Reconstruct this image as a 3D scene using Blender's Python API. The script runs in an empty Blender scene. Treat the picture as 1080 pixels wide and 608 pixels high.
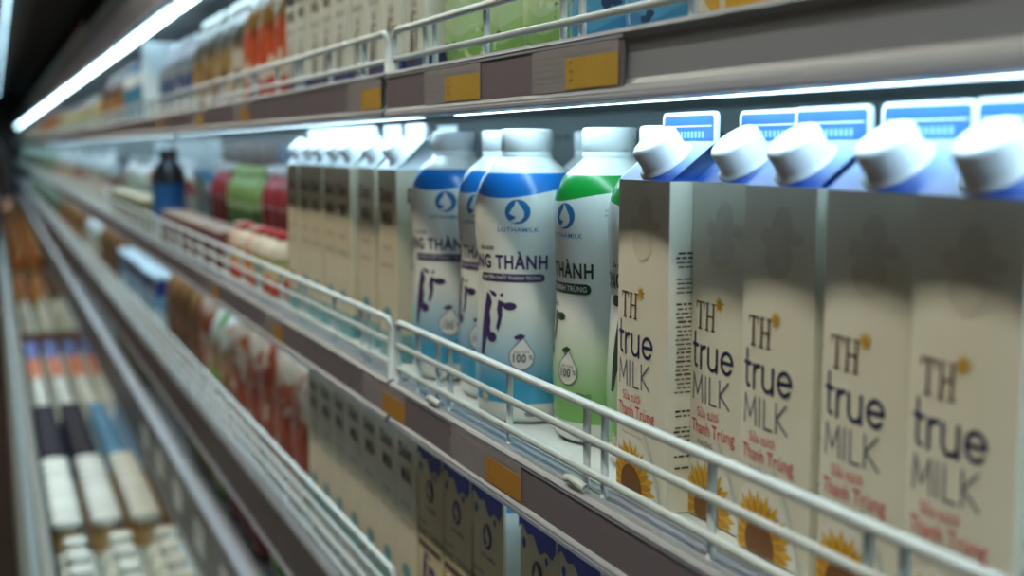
import bpy, bmesh, math, random
from mathutils import Vector, Matrix
from mathutils.geometry import tessellate_polygon
random.seed(7)
SC = bpy.context.scene
COL = SC.collection
PI = math.pi
EYE = 1.35

# ------------------------------------------------------------------ materials
class NT:
    def __init__(s, name):
        s.m = bpy.data.materials.new(name); s.m.use_nodes = True
        s.t = s.m.node_tree; s.t.nodes.clear()
        s.out = s.t.nodes.new('ShaderNodeOutputMaterial')
        s.b = s.t.nodes.new('ShaderNodeBsdfPrincipled')
        s.t.links.new(s.b.outputs[0], s.out.inputs[0])
    def n(s, typ, **kw):
        x = s.t.nodes.new(typ)
        for k, v in kw.items(): setattr(x, k, v)
        return x
    def l(s, a, b): s.t.links.new(a, b)
    def put(s, inp, v):
        if hasattr(v, 'links'): s.l(v, inp)
        else: inp.default_value = v
    def math(s, op, a, b=0.0, c=0.0):
        x = s.n('ShaderNodeMath', operation=op)
        s.put(x.inputs[0], a); s.put(x.inputs[1], b)
        if op in ('SMOOTH_MIN', 'MULTIPLY_ADD', 'COMPARE'): s.put(x.inputs[2], c)
        return x.outputs[0]
    def step(s, v, a, b):          # 0 below a, 1 above b
        x = s.n('ShaderNodeMapRange'); s.put(x.inputs[0], v)
        x.inputs[1].default_value = a; x.inputs[2].default_value = b
        return x.outputs[0]
    def mix(s, f, a, b):
        x = s.n('ShaderNodeMix', data_type='RGBA')
        s.put(x.inputs[0], f)
        s.put(x.inputs[6], a if hasattr(a, 'links') else (*a, 1))
        s.put(x.inputs[7], b if hasattr(b, 'links') else (*b, 1))
        return x.outputs[2]
    def obj(s):
        return s.n('ShaderNodeTexCoord').outputs['Object']
    def xyz(s, v):
        x = s.n('ShaderNodeSeparateXYZ'); s.l(v, x.inputs[0]); return x.outputs
    def noise(s, scale, detail=2.0, vec=None):
        x = s.n('ShaderNodeTexNoise'); x.inputs['Scale'].default_value = scale
        x.inputs['Detail'].default_value = detail
        s.l(vec if vec is not None else s.obj(), x.inputs['Vector']); return x.outputs[0]

_M = {}
def M(name, col, rough=0.5, metal=0.0, emit=0.0, ecol=None, var=0.06, spec=0.5, trans=0.0, nscale=60.0):
    if name in _M: return _M[name]
    t = NT(name)
    if var and not emit:
        f = t.noise(nscale, 3)
        dark = tuple(c*(1-var*2) for c in col)
        c = t.mix(f, col, dark); t.l(c, t.b.inputs['Base Color'])
        r = t.math('MULTIPLY_ADD', f, 0.12, rough-0.06); t.l(r, t.b.inputs['Roughness'])
    else:
        t.b.inputs['Base Color'].default_value = (*col, 1)
        t.b.inputs['Roughness'].default_value = rough
    t.b.inputs['Metallic'].default_value = metal
    t.b.inputs['Specular IOR Level'].default_value = spec
    t.b.inputs['Transmission Weight'].default_value = trans
    if emit:
        t.b.inputs['Emission Color'].default_value = (*(ecol or col), 1)
        t.b.inputs['Emission Strength'].default_value = emit
    _M[name] = t.m
    return t.m

def band_mat(name, bands, rough=0.35, wob=0.0, blot=None, bscale=18, bth=0.55, axis=2):
    """printed pack: colours by height on the pack (metres, bottom up), optional printed blotches"""
    if name in _M: return _M[name]
    t = NT(name); v = t.obj(); s = t.xyz(v)
    z = s[axis]
    if wob:
        w = t.math('SINE', t.math('MULTIPLY', s[0], 90.0))
        z = t.math('MULTIPLY_ADD', w, wob, z)
    col = bands[0][1]
    c = None
    for zz, cc in bands[1:]:
        f = t.step(z, zz-0.0008, zz+0.0008)
        c = t.mix(f, c if c is not None else col, cc)
    if c is None: c = t.mix(0.0, col, col)
    if blot:
        for i, bc in enumerate(blot):
            m = t.n('ShaderNodeMapping'); rr = t.math('MULTIPLY_ADD', t.n('ShaderNodeObjectInfo').outputs['Random'], 40.0, i*3.7)
            cx = t.n('ShaderNodeCombineXYZ'); t.l(rr, cx.inputs[0]); cx.inputs[1].default_value = i*1.3; t.l(cx.outputs[0], m.inputs['Location'])
            t.l(v, m.inputs[0])
            f = t.step(t.noise(bscale*1.7, 1.5, m.outputs[0]), bth, bth+0.02)
            c = t.mix(f, c, bc)
    t.l(c, t.b.inputs['Base Color']); t.b.inputs['Roughness'].default_value = rough
    _M[name] = t.m
    return t.m

WHITE = M('white_print', (0.72, 0.74, 0.70), 0.45)
CREAM = M('cream_carton', (0.74, 0.735, 0.62), 0.5, var=0.03)
CAPW = M('white_cap', (0.82, 0.85, 0.87), 0.35, var=0.02)
NAVY = M('navy_ink', (0.016, 0.02, 0.09), 0.5, var=0)
INK = M('dark_brown_ink', (0.07, 0.035, 0.025), 0.5, var=0)
GREYINK = M('grey_ink', (0.13, 0.13, 0.19), 0.5, var=0)
RED = M('red_ink', (0.62, 0.06, 0.07), 0.5, var=0)
GOLD = M('gold_ink', (0.60, 0.36, 0.03), 0.45, var=0.1)
PETAL = M('sunflower_yellow', (0.78, 0.48, 0.02), 0.5, var=0.12, nscale=200)
SEED = M('sunflower_brown', (0.22, 0.085, 0.01), 0.6, var=0.2, nscale=300)
PURPLE = M('purple_ink', (0.045, 0.025, 0.11), 0.5, var=0)
DKGREEN = M('dark_green_ink', (0.015, 0.05, 0.03), 0.5, var=0)
LOGOBLUE = M('logo_blue', (0.012, 0.15, 0.36), 0.45, var=0)
SEALBLUE = M('seal_blue', (0.022, 0.125, 0.38), 0.4, var=0.04)
TINY = M('small_print_grey', (0.22, 0.23, 0.26), 0.6, var=0)
WIRE = M('wire_coating', (0.56, 0.65, 0.68), 0.35, var=0.04)
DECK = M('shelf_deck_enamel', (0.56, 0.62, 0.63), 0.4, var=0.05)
DECKD = M('dark_deck_grey', (0.20, 0.19, 0.185), 0.5, var=0.08)  # darker grey version of the deck colour, for topmost, lower and lowest shelves
RAILM = M('rail_plastic', (0.25, 0.28, 0.33), 0.33, var=0.05, nscale=12)
STRIPM = M('label_strip_mauve', (0.185, 0.165, 0.205), 0.3, var=0.07, nscale=25)
STRIPD = M('label_strip_brown', (0.085, 0.062, 0.068), 0.5, spec=.25, var=0.07, nscale=25)
STRIPG = M('label_strip_grey', (0.13, 0.135, 0.14), 0.5, spec=.25, var=0.07, nscale=25)
LIPM = M('rail_lip', (0.31, 0.35, 0.46), 0.3, var=0.03)
PAPER = M('tag_paper', (0.29, 0.27, 0.30), 0.6, var=0.06)
YEL = M('tag_yellow', (0.52, 0.33, 0.03), 0.55, var=0.08)
ORG = M('tag_orange', (0.45, 0.22, 0.03), 0.55, var=0.08)

# ------------------------------------------------------------------ mesh builder
class MB:
    def __init__(s): s.v = []; s.f = []; s.m = []; s.mats = []; s.sm = []
    def mi(s, m):
        if m not in s.mats: s.mats.append(m)
        return s.mats.index(m)
    def add(s, vs, fs, m, smooth=False):
        o = len(s.v); k = s.mi(m)
        s.v += [tuple(v) for v in vs]
        for f in fs:
            s.f.append([o+i for i in f]); s.m.append(k); s.sm.append(smooth)
    def box(s, x0, x1, y0, y1, z0, z1, m):
        vs = [(x0,y0,z0),(x1,y0,z0),(x1,y1,z0),(x0,y1,z0),(x0,y0,z1),(x1,y0,z1),(x1,y1,z1),(x0,y1,z1)]
        s.add(vs, [(0,3,2,1),(4,5,6,7),(0,1,5,4),(1,2,6,5),(2,3,7,6),(3,0,4,7)], m)
    def tube(s, pts, r, m, n=8, cap=True):
        pts = [Vector(p) for p in pts]; rings = []
        for i, p in enumerate(pts):
            a = pts[max(i-1,0)]; b = pts[min(i+1,len(pts)-1)]
            d = (b-a).normalized()
            u = d.cross(Vector((0,0,1)) if abs(d.z) < 0.9 else Vector((0,1,0))).normalized(); w = d.cross(u)
            rr = r[i] if isinstance(r, (list, tuple)) else r
            rings.append([p+(u*math.cos(2*PI*k/n)+w*math.sin(2*PI*k/n))*rr for k in range(n)])
        vs = [v for R in rings for v in R]; fs = []
        for i in range(len(pts)-1):
            for k in range(n):
                fs.append((i*n+k, i*n+(k+1)%n, (i+1)*n+(k+1)%n, (i+1)*n+k))
        if cap:
            fs.append(tuple(range(n))); fs.append(tuple((len(pts)-1)*n+k for k in reversed(range(n))))
        s.add(vs, fs, m, True)
    def lathe(s, prof, m, n=40, c=(0,0,0), cap=True):
        vs = []; fs = []
        for r, z in prof:
            for k in range(n):
                a = 2*PI*k/n; vs.append((c[0]+r*math.cos(a), c[1]+r*math.sin(a), c[2]+z))
        for i in range(len(prof)-1):
            for k in range(n):
                fs.append((i*n+k, i*n+(k+1)%n, (i+1)*n+(k+1)%n, (i+1)*n+k))
        s.add(vs, fs, m, True)
        if cap:
            s.add(vs[:n], [tuple(reversed(range(n)))], m); s.add(vs[-n:], [tuple(range(n))], m)
    def extrude_x(s, prof, x0, x1, m, closed=True, smooth=False):
        n = len(prof); vs = [(x0,y,z) for y,z in prof]+[(x1,y,z) for y,z in prof]; fs = []
        for k in range(n if closed else n-1):
            fs.append((k, (k+1)%n, n+(k+1)%n, n+k))
        if closed: fs.append(tuple(reversed(range(n)))); fs.append(tuple(range(n,2*n)))
        s.add(vs, fs, m, smooth)
    def flat(s, mesh2d, m, mapf, maxe=None):
        vs, fs = mesh2d
        if maxe:
            bm = bmesh.new(); bv = [bm.verts.new((x,y,0)) for x,y in vs]
            for f in fs:
                try: bm.faces.new([bv[i] for i in f])
                except ValueError: pass
            for _ in range(5):
                es = [e for e in bm.edges if abs(e.verts[0].co.x-e.verts[1].co.x) > maxe]
                if not es: break
                bmesh.ops.subdivide_edges(bm, edges=es, cuts=1)
            bmesh.ops.triangulate(bm, faces=bm.faces[:])
            bm.verts.index_update()
            vs = [(v.co.x, v.co.y) for v in bm.verts]; fs = [[v.index for v in f.verts] for f in bm.faces]; bm.free()
        s.add([mapf(x,y) for x,y in vs], fs, m)
    def build(s, name, parent=None, bevel=0, loc=None, rz=0):
        me = bpy.data.meshes.new(name); me.from_pydata(s.v, [], s.f)
        for m in s.mats: me.materials.append(m)
        for p, k, q in zip(me.polygons, s.m, s.sm): p.material_index = k; p.use_smooth = q
        me.update()
        o = bpy.data.objects.new(name, me); COL.objects.link(o)
        if parent: o.parent = parent
        if loc is not None: o.location = loc
        o.rotation_euler.z = rz
        if bevel:
            b = o.modifiers.new('bevel', 'BEVEL'); b.width = bevel; b.segments = 2; b.limit_method = 'ANGLE'; b.angle_limit = 0.7
        return o

# ---- flat 2D shapes (verts, faces)
_T = {}
def text2d(body, height, bold=0.0, align='CENTER', xs=1.0):
    key = (body, bold)
    if key not in _T:
        c = bpy.data.curves.new('t', 'FONT'); c.body = body; c.size = 1.0; c.offset = bold; c.resolution_u = 3; c.space_character = 1.0+bold*5
        o = bpy.data.objects.new('t', c); COL.objects.link(o); bpy.context.view_layer.update()
        me = o.to_mesh(); vs = [(v.co.x, v.co.y) for v in me.vertices]; fs = [list(p.vertices) for p in me.polygons]
        o.to_mesh_clear(); bpy.data.objects.remove(o); bpy.data.curves.remove(c)
        _T[key] = (vs, fs)
    vs, fs = _T[key]
    x0 = min(v[0] for v in vs); x1 = max(v[0] for v in vs)
    k = height/0.72; off = {'CENTER': (x0+x1)/2, 'LEFT': x0, 'RIGHT': x1}[align]
    return [((x-off)*k*xs, y*k) for x, y in vs], fs
def poly2d(p):
    t = tessellate_polygon([[Vector((x,y,0)) for x,y in p]])
    return list(p), [list(f) for f in t]
def stroke2d(pts, w, closed=False):
    vs = []; fs = []
    n = len(pts); segs = [(pts[i], pts[(i+1) % n]) for i in range(n if closed else n-1)]
    for (ax,ay),(bx,by) in segs:
        dx, dy = bx-ax, by-ay; L = math.hypot(dx,dy) or 1; nx, ny = -dy/L*w/2, dx/L*w/2
        o = len(vs); vs += [(ax+nx,ay+ny),(ax-nx,ay-ny),(bx-nx,by-ny),(bx+nx,by+ny)]; fs.append([o,o+1,o+2,o+3])
    for ax, ay in pts:
        o = len(vs); vs += [(ax+math.cos(k*PI/4)*w/2, ay+math.sin(k*PI/4)*w/2) for k in range(8)]; fs.append(list(range(o,o+8)))
    return vs, fs
def merge2d(*ms):
    vs = []; fs = []
    for a, b in ms:
        o = len(vs); vs += a; fs += [[i+o for i in f] for f in b]
    return vs, fs
def arc(cx, cy, rx, ry, a0, a1, n=12):
    return [(cx+rx*math.cos(math.radians(a0+(a1-a0)*i/n)), cy+ry*math.sin(math.radians(a0+(a1-a0)*i/n))) for i in range(n+1)]
def disc2d(cx, cy, rx, ry=None, n=28):
    ry = ry or rx
    vs = [(cx,cy)]+[(cx+rx*math.cos(2*PI*k/n), cy+ry*math.sin(2*PI*k/n)) for k in range(n)]
    return vs, [[0,1+k,1+(k+1)%n] for k in range(n)]
def rect2d(x0, y0, x1, y1): return [(x0,y0),(x1,y0),(x1,y1),(x0,y1)], [[0,1,2,3]]
def xf(m, k=1.0, dx=0.0, dy=0.0): return [(x*k+dx, y*k+dy) for x,y in m[0]], m[1]

def th_serif():     # serif capitals T and H, cap height 1, left at 0
    q = []
    def R(a,b,c,d): q.append(rect2d(a,b,c,d))
    R(.30,0,.43,1); R(.0,.94,.73,1.0); R(.18,0,.55,.05)
    q.append(poly2d([(0,1),(0,.72),(.03,.72),(.10,.94),(.10,1)])); q.append(poly2d([(.73,1),(.63,1),(.63,.94),(.70,.72),(.73,.72)]))
    for x in (.90, 1.36): R(x,0,x+.12,1); R(x-.09,0,x+.21,.05); R(x-.09,.95,x+.21,1)
    R(.95,.49,1.42,.55)
    return merge2d(*q)
def true_word(w=.17):   # x-height 1
    s = []
    s.append(stroke2d([(.12,1.55),(.12,.25)]+arc(.34,.25,.22,.2,180,280,6), w)); s.append(stroke2d([(-.08,1.0),(.45,1.0)], w))
    s.append(stroke2d([(.75,0),(.75,1.0)], w)); s.append(stroke2d([(.75,.6)]+arc(1.12,.62,.36,.38,170,80,6), w))
    s.append(stroke2d([(1.45,1.0),(1.45,.36)]+arc(1.80,.36,.35,.33,180,360,10)+[(2.15,1.0),(2.15,.0)], w))
    s.append(stroke2d([(2.52,.53),(3.26,.53)]+arc(2.89,.52,.38,.46,0,320,20), w))
    return merge2d(*s)
def milk_word(w=.075):  # cap height 1
    s = [stroke2d([(0,0),(0.05,1),(.40,.25),(.75,1),(.80,0)], w), stroke2d([(1.05,0),(1.05,1)], w),
         stroke2d([(1.35,1),(1.35,0),(1.80,0)], w), stroke2d([(2.02,0),(2.02,1)], w), stroke2d([(2.55,1),(2.04,.48),(2.60,0)], w)]
    return merge2d(*s)
def star2d(n, r0, r1, sq=1.0):
    p = []
    for k in range(2*n):
        r = r1 if k % 2 else r0; a = PI*k/n+.2
        p.append((r*math.cos(a), r*math.sin(a)*sq))
    return [(0,0)]+p, [[0,1+k,1+(k+1)%(2*n)] for k in range(2*n)]
def petals2d(n, r0, r1, clip=None):
    vs=[]; fs=[]
    for k in range(n):
        a = 2*PI*k/n; w = 2*PI/n*.62
        o = len(vs)
        P = [(r0,a-w*.6),(r0+(r1-r0)*.55,a-w*.62),(r1,a),(r0+(r1-r0)*.55,a+w*.62),(r0,a+w*.6)]
        vs += [(r*math.cos(t), r*math.sin(t)) for r,t in P]; fs.append([o,o+1,o+2,o+3,o+4])
    return vs, fs
def cow2d():
    c = lambda p: poly2d([((x-130), -(y-165)) for x,y in p])
    ear = disc2d(0,0,22,15); ear = ([(x*.92+y*.35+54, y*.92-x*.30*.5+60) for x,y in ear[0]], ear[1])
    return merge2d(c([(100,58),(114,68),(123,98),(114,130),(120,165),(115,200),(102,240),(92,292),(80,292),(82,200),(90,120)]),
        c([(108,50),(130,55),(140,64),(136,74),(122,68)]), c([(150,64),(164,56),(160,76)]), ear,
        c([(146,84),(168,92),(168,104),(160,108),(161,140),(156,172),(147,198),(140,184),(147,150),(142,118)]),
        xf(disc2d(0,0,17,19,18),1,-4,-56), c([(112,196),(120,188),(118,206),(112,212)]))
def drop_outline(r):
    return arc(0,0,r,r,60,-240,26)[::-1] and ([(r*.15,r*1.55)]+arc(0,0,r,r,40,-220,26))

# ------------------------------------------------------------------ things and copies
def thing(name, label, cat, loc=(0,0,0), rz=0, group=None):
    o = bpy.data.objects.new(name, None); COL.objects.link(o)
    o.empty_display_size = 0.02
    o.location = loc; o.rotation_euler.z = rz
    o['label'] = label; o['category'] = cat
    if group: o['group'] = group
    return o
def tag(o, label, cat, group=None):
    o['label'] = label; o['category'] = cat
    if group: o['group'] = group
    return o
def struct(o): o['kind'] = 'structure'; return o
def copy_tree(o, parent=None):
    c = o.copy(); COL.objects.link(c); c.parent = parent
    for ch in list(o.children): copy_tree(ch, c)
    return c
USED = set()
def place(proto, loc, rz, label, group=None):
    if proto.name in USED: o = copy_tree(proto)
    else: o = proto; USED.add(proto.name)
    o.location = (loc[0],loc[1],loc[2]+.0008); o.rotation_euler.z = rz; o['label'] = label
    if group: o['group'] = group
    elif 'group' in o: del o['group']
    return o
ORD = ['first','second','third','fourth','fifth','sixth','seventh','eighth','ninth','tenth','eleventh','twelfth']

# ------------------------------------------------------------------ levels (from the photograph)
YF = 0.36                      # plane of the price rails
SH = dict(top=(1.66, 1.75, [1.80, 1.775]), upper=(1.378, 1.4225, [1.461, 1.434]),
          main=(1.073, 1.117, [1.177, 1.154, 1.131]), lower=(0.755, 0.835, [0.915, 0.893, 0.871, 0.849]),
          base=(0.48, 0.63, []))
DZ = dict(top=1.70, upper=1.412, main=1.108, lower=0.826, base=0.60)
NAMES = dict(top='topmost', upper='upper', main='middle', lower='lower', base='lowest')
MOD = 1.88
XJ = [0.71 - MOD*i for i in range(13)]
YB = 0.84

def guard(mb, x0, x1, zs, foot, verts):
    top = zs[0]; y = YF+0.004
    for i, z in enumerate(zs):
        r = 0.0034 if i == 0 else 0.0029
        c = .008
        if i == 0:
            mb.tube([(x0,y,foot),(x0,y,top-c),(x0+c*.3,y,top-c*.3),(x0+c,y,top),(x1-c,y,top),(x1-c*.3,y,top-c*.3),(x1,y,top-c),(x1,y,foot)], r, WIRE, 10)
        else: mb.tube([(x0,y,z),(x1,y,z)], r, WIRE, 8)
    for x in verts: mb.tube([(x,y+.004,foot),(x,y+.004,top)], 0.0028, WIRE, 8)

def rail_profile(zb, zt):
    h = zt-zb; y = YF
    return [(y+.02,zt),(y-.001,zt),(y-.004,zt-.003),(y-.001,zt-.007),(y+.0015,zt-.35*h),(y+.0008,zb+.3*h),(y-.0008,zb+.010),(y-.005,zb+.006),(y-.005,zb+.001),(y-.001,zb),(y+.02,zb)]

def make_shelf(level, i, proto_verts=None):
    zb, zt, zs = SH[level]; x1 = XJ[i]-.004; x0 = XJ[i+1]+.004; L = x1-x0
    near = i <= 1
    lab = {0:'in the bay nearest the camera'}.get(i, 'in the %s bay away from the camera' % ORD[min(i,11)])
    t = thing('display_shelf', '%s steel shelf with grey price rail %s' % (NAMES[level], lab), 'shelf', (0,0,0), 0, 'long refrigerated display shelves')
    dz = DZ[level]
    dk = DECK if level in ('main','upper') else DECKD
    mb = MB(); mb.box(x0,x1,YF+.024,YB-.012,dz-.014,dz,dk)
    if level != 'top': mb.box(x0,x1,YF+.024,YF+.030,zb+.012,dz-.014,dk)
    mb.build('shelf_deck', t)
    mb = MB(); mb.extrude_x(rail_profile(zb,zt), x0, x1, RAILM, True, False); 
    mb.extrude_x([(YF-.0055,zb+.0005),(YF-.0055,zb+.0045),(YF-.0015,zb+.0045),(YF-.0015,zb+.0005)], x0, x1, LIPM)
    mb.build('price_rail', t, bevel=.0008 if i == 0 else 0)
    # clear strip over the paper labels
    sx1 = -0.676 if (level == 'upper' and i == 0) else x1-.02
    mb = MB(); mb.extrude_x([(YF-.0022,zb+.008),(YF-.0022,zt-.004),(YF-.0006,zt-.004),(YF-.0006,zb+.008)], x0+.003, sx1, STRIPD if level == 'lower' else STRIPG if level == 'base' else STRIPM)
    mb.extrude_x([(YF-.0032,zt-.006),(YF-.0032,zt-.003),(YF-.0010,zt-.003),(YF-.0010,zt-.006)], x0+.003, sx1, STRIPG if level == 'base' else LIPM)
    mb.build('label_strip', t)
    if zs:
        if level == 'main' and i == 0:
            vs = [-1.105,-1.049,-1.018,-.880,-.743,-.716,-.583,-.448,-.423,-.28,-.12,.02,.2,.4,.6]
        elif level == 'upper' and i == 0:
            vs = [-1.078,-1.051,-.928,-.784,-.754,-.612,-.48,-.45,-.3,-.1,.1,.3,.5]
        else:
            vs = []; x = x1-.1; k = 0
            while x > x0+.05:
                vs.append(x)
                if k % 2 == 0: vs.append(x-.028)
                x -= .145; k += 1
            if i > 4: vs = vs[::2]
        mb = MB(); guard(mb, x0+.007, x1-.007, zs, zt-.002, vs)
        if i == 0 and level == 'main':
            for cx in (-1.04, -.745, -.30):
                mb.tube([(cx-.012,YF-.001,zt+.004),(cx,YF-.003,zt+.007),(cx+.014,YF+.001,zt+.003)], .003, WIRE, 8)
        mb.build('wire_guard', t)
    return t

for lv in ('upper','main','lower','top','base'):
    for i in range(len(XJ)-1 if lv != 'base' else len(XJ)-1):
        make_shelf(lv, i)

# shelf lights: a slim tube under the front of each shelf
TUBE = M('lit_tube', (0.8,0.93,1.0), 0.4, emit=14.5, ecol=(0.60,0.86,1.0))
TUBEL = M('dim_lit_tube', (0.8,0.93,1.0), 0.4, emit=6.0, ecol=(0.66,0.88,1.0))
HOUS = M('lamp_housing', (0.5,0.55,0.57), 0.4)
for lv, zb in (('top',1.66),('upper',1.378),('main',1.073),('lower',.755),('base',.48)):
    for i in range(12 if lv != 'base' else 6):
        x1 = XJ[i]-.05; x0 = XJ[i+1]+.05
        if i == 0: x1 = .45
        y, z = .4125, zb+(.0095 if lv == 'upper' else .0112)
        if lv == 'top': y, z = .418, zb+.012
        t = thing('shelf_light', 'white tube light under the %s shelf in the %s bay' % (NAMES[lv], 'nearest' if i == 0 else ORD[min(i,11)]+' further'), 'light', (0,0,0), 0, 'tube lights under the shelves')
        mb = MB(); mb.tube([(x0,y,z),(x1,y,z)], .0075 if lv != 'top' else .009, TUBEL if lv in ('lower','base') else TUBE, 12); mb.build('tube', t)
        mb = MB(); mb.box(x0-.02,x1+.02,y-.011,y+.011,z+.0085 if lv != 'top' else z+.0115,DZ[lv]-.0145,HOUS); mb.build('lamp_holder', t)

# ------------------------------------------------------------------ the cabinet and the room
WALLM = M('cabinet_back_enamel', (0.18,0.25,0.26), 0.45, var=0.05, nscale=6)
DARKP = M('cabinet_dark', (0.035,0.03,0.028), 0.6)
mb = MB(); mb.box(-22.0,.75,YB,YB+.03,.2,2.2,WALLM)
SLOT = M('slot_dark', (0.004,0.004,0.004), 0.8, var=0)
for zz in (1.362, 1.045, .72):
    for k in range(150):
        x = .6-k*.032
        mb.box(x-.010,x,YB-.0015,YB+.001,zz,zz+.006,SLOT)
struct(mb.build('wall_back'))
mb = MB(); mb.box(-22.1,-22.0,-2.6,YB+.03,0,3.0,DARKP); struct(mb.build('wall_end'))
mb = MB(); mb.box(.76,.80,.34,YB+.03,.2,2.2,WALLM); struct(mb.build('wall_cabinet_side'))
FLO = M('floor_tile', (0.03,0.02,0.017), 0.85, nscale=3, spec=.1)
mb = MB(); mb.box(-22.1,2.4,-2.7,1.0,-.05,0,FLO); struct(mb.build('floor'))
mb = MB(); mb.box(-22.1,2.4,-2.7,1.0,3.0,3.05,M('ceiling_paint',(0.10,0.085,0.07),0.8)); struct(mb.build('ceiling'))
mb = MB(); mb.box(-22.1,2.4,-2.7,-2.6,0,3.0,M('far_aisle_wall',(0.34,0.25,0.17),0.8)); struct(mb.build('wall_aisle'))
mb = MB(); mb.box(2.4,2.5,-2.7,1.0,0,3.0,M('far_aisle_wall',(0.34,0.25,0.17),0.8)); struct(mb.build('wall_near'))
# canopy with a bright nose along its front edge
t = thing('cabinet_canopy', 'dark brown canopy over the refrigerated cabinet with a pale front edge', 'canopy')
mb = MB(); mb.extrude_x([(.102,2.17),(.102,2.24),(YB-.002,2.24),(YB-.002,2.10),(.50,2.12),(.35,2.17)], -21.9,.75, M('canopy_brown',(0.045,0.03,0.02),0.6)); mb.build('canopy_panel', t)
mb = MB(); mb.extrude_x([(.085,2.155),(.085,2.25),(.100,2.25),(.100,2.155)], -21.9,.75, M('canopy_edge',(0.32,0.42,0.44),0.4)); mb.build('front_edge', t)
mb = MB()
for yy in (.16,.21): mb.extrude_x([(yy+.02,2.158),(yy+.032,2.158),(yy+.032,2.1695),(yy+.02,2.1695)], -21.9,.75, M('canopy_groove',(0.12,0.10,0.08),0.5))
mb.build('grille_bars', t)
TUBEC = M('canopy_tube', (0.8,0.93,1.0), 0.4, emit=3.5, ecol=(0.50,0.82,1.0))
for i in range(7):
    x1 = .6-i*3.2; x0 = x1-3.1
    t = thing('canopy_light', 'bluish tube light tucked behind the front edge of the canopy', 'light', (0,0,0), 0, 'tube lights under the canopy')
    mb = MB(); mb.tube([(x0,.122,2.152),(x1,.122,2.152)], .009, TUBEC, 12); mb.build('tube', t)
    mb = MB(); mb.box(x0,x0+.03,.112,.132,2.142,2.169,HOUS); mb.box(x1-.03,x1,.112,.132,2.142,2.169,HOUS); mb.build('end_holder', t)
# well at the foot of the cabinet
RIM = M('well_rim', (0.125,0.145,0.135), 0.35, nscale=8)
mb = MB(); mb.extrude_x([(.012,.535),(.018,.550),(.035,.556),(.052,.550),(.056,.556),(.074,.556),(.080,.548),(.080,.30),(.070,.30),(.070,.50),(.022,.50),(.012,.52)], -21.9,.75, RIM, True, False); struct(mb.build('trim_1'))
mb = MB(); mb.extrude_x([(.022,.12),(.022,.498),(.068,.498),(.068,.12)], -21.9,.75, M('well_front',(0.05,0.028,0.022),0.5)); struct(mb.build('trim_2'))
mb = MB(); mb.box(-21.9,.75,.082,YB-.001,.245,.265,DECK); struct(mb.build('trim_3'))
mb = MB(); mb.box(-21.9,.75,.10,YB-.001,.0,.12,DARKP); struct(mb.build('trim_4'))
for k, xx in enumerate((-6.2,-9.25,-13.0)):
    mb = MB(); mb.box(xx-.004,xx+.004,.085,YB-.006,.267,.475,M('divider',(0.16,0.09,0.06),0.5)); tag(mb.build('divider_panel'), 'brown upright divider across the well, %s from the camera' % ORD[k], 'divider', 'dividers in the well')

# ceiling lights over the aisle
CL = M('ceiling_tube', (1,0.9,0.7), 0.4, emit=33.0, ecol=(1.0,0.94,0.76))
for i in range(6):
    x1 = 1.6-i*2.5; x0 = x1-2.3
    t = thing('ceiling_light', 'long ceiling light above the aisle, hung below the dark ceiling', 'light', (0,0,0), 0, 'ceiling lights over the aisle')
    mb = MB(); mb.box(x0,x1,-.405,-.295,2.86,2.875,CL); mb.build('diffuser', t)
    mb = MB(); mb.box(x0-.01,x1+.01,-.42,-.28,2.8755,2.93,M('lamp_tray',(0.5,0.5,0.5),.5)); mb.build('tray', t)
    mb = MB()
    for xx in (x0+.2,x1-.2): mb.tube([(xx,-.35,2.93),(xx,-.35,3.0)], .004, WIRE, 6)
    mb.build('hanger', t)

# ------------------------------------------------------------------ gable-top cartons
def carton_shell(mb, w, d, h, m, bulge=.0042):
    n = 6
    def side(P, U, V, N, bul):
        vs = []; fs = []
        for j in range(n+1):
            for i in range(n+1):
                a = i/n; b = j/n
                k = bul*(16*a*(1-a)*b*(1-b))**.8
                vs.append(tuple(P[q]+U[q]*a+V[q]*b+N[q]*k for q in range(3)))
        for j in range(n):
            for i in range(n): fs.append((j*(n+1)+i, j*(n+1)+i+1, (j+1)*(n+1)+i+1, (j+1)*(n+1)+i))
        mb.add(vs, fs, m, True)
    side((-w/2,0,0),(w,0,0),(0,0,h),(0,-1,0),bulge)
    side((w/2,0,0),(0,d,0),(0,0,h),(1,0,0),.0005)
    side((w/2,d,0),(-w,0,0),(0,0,h),(0,1,0),bulge)
    side((-w/2,d,0),(0,-d,0),(0,0,h),(-1,0,0),.0005)
    mb.add([(-w/2,0,0),(w/2,0,0),(w/2,d,0),(-w/2,d,0)], [(3,2,1,0)], m)
def bulge_at(u, v, w, h, b=.0042):
    a = min(max(u/w+.5,0),1); c = min(max(v/h,0),1)
    return b*(16*a*(1-a)*c*(1-c))**.8

def grad_mat(name, lo, hi, z0, z1, rough=.4):
    if name in _M: return _M[name]
    t = NT(name); z = t.xyz(t.obj())[2]
    f = t.step(z, z0, z1); c = t.mix(f, lo, hi); t.l(c, t.b.inputs['Base Color'])
    t.b.inputs['Roughness'].default_value = rough; _M[name] = t.m; return t.m

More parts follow.
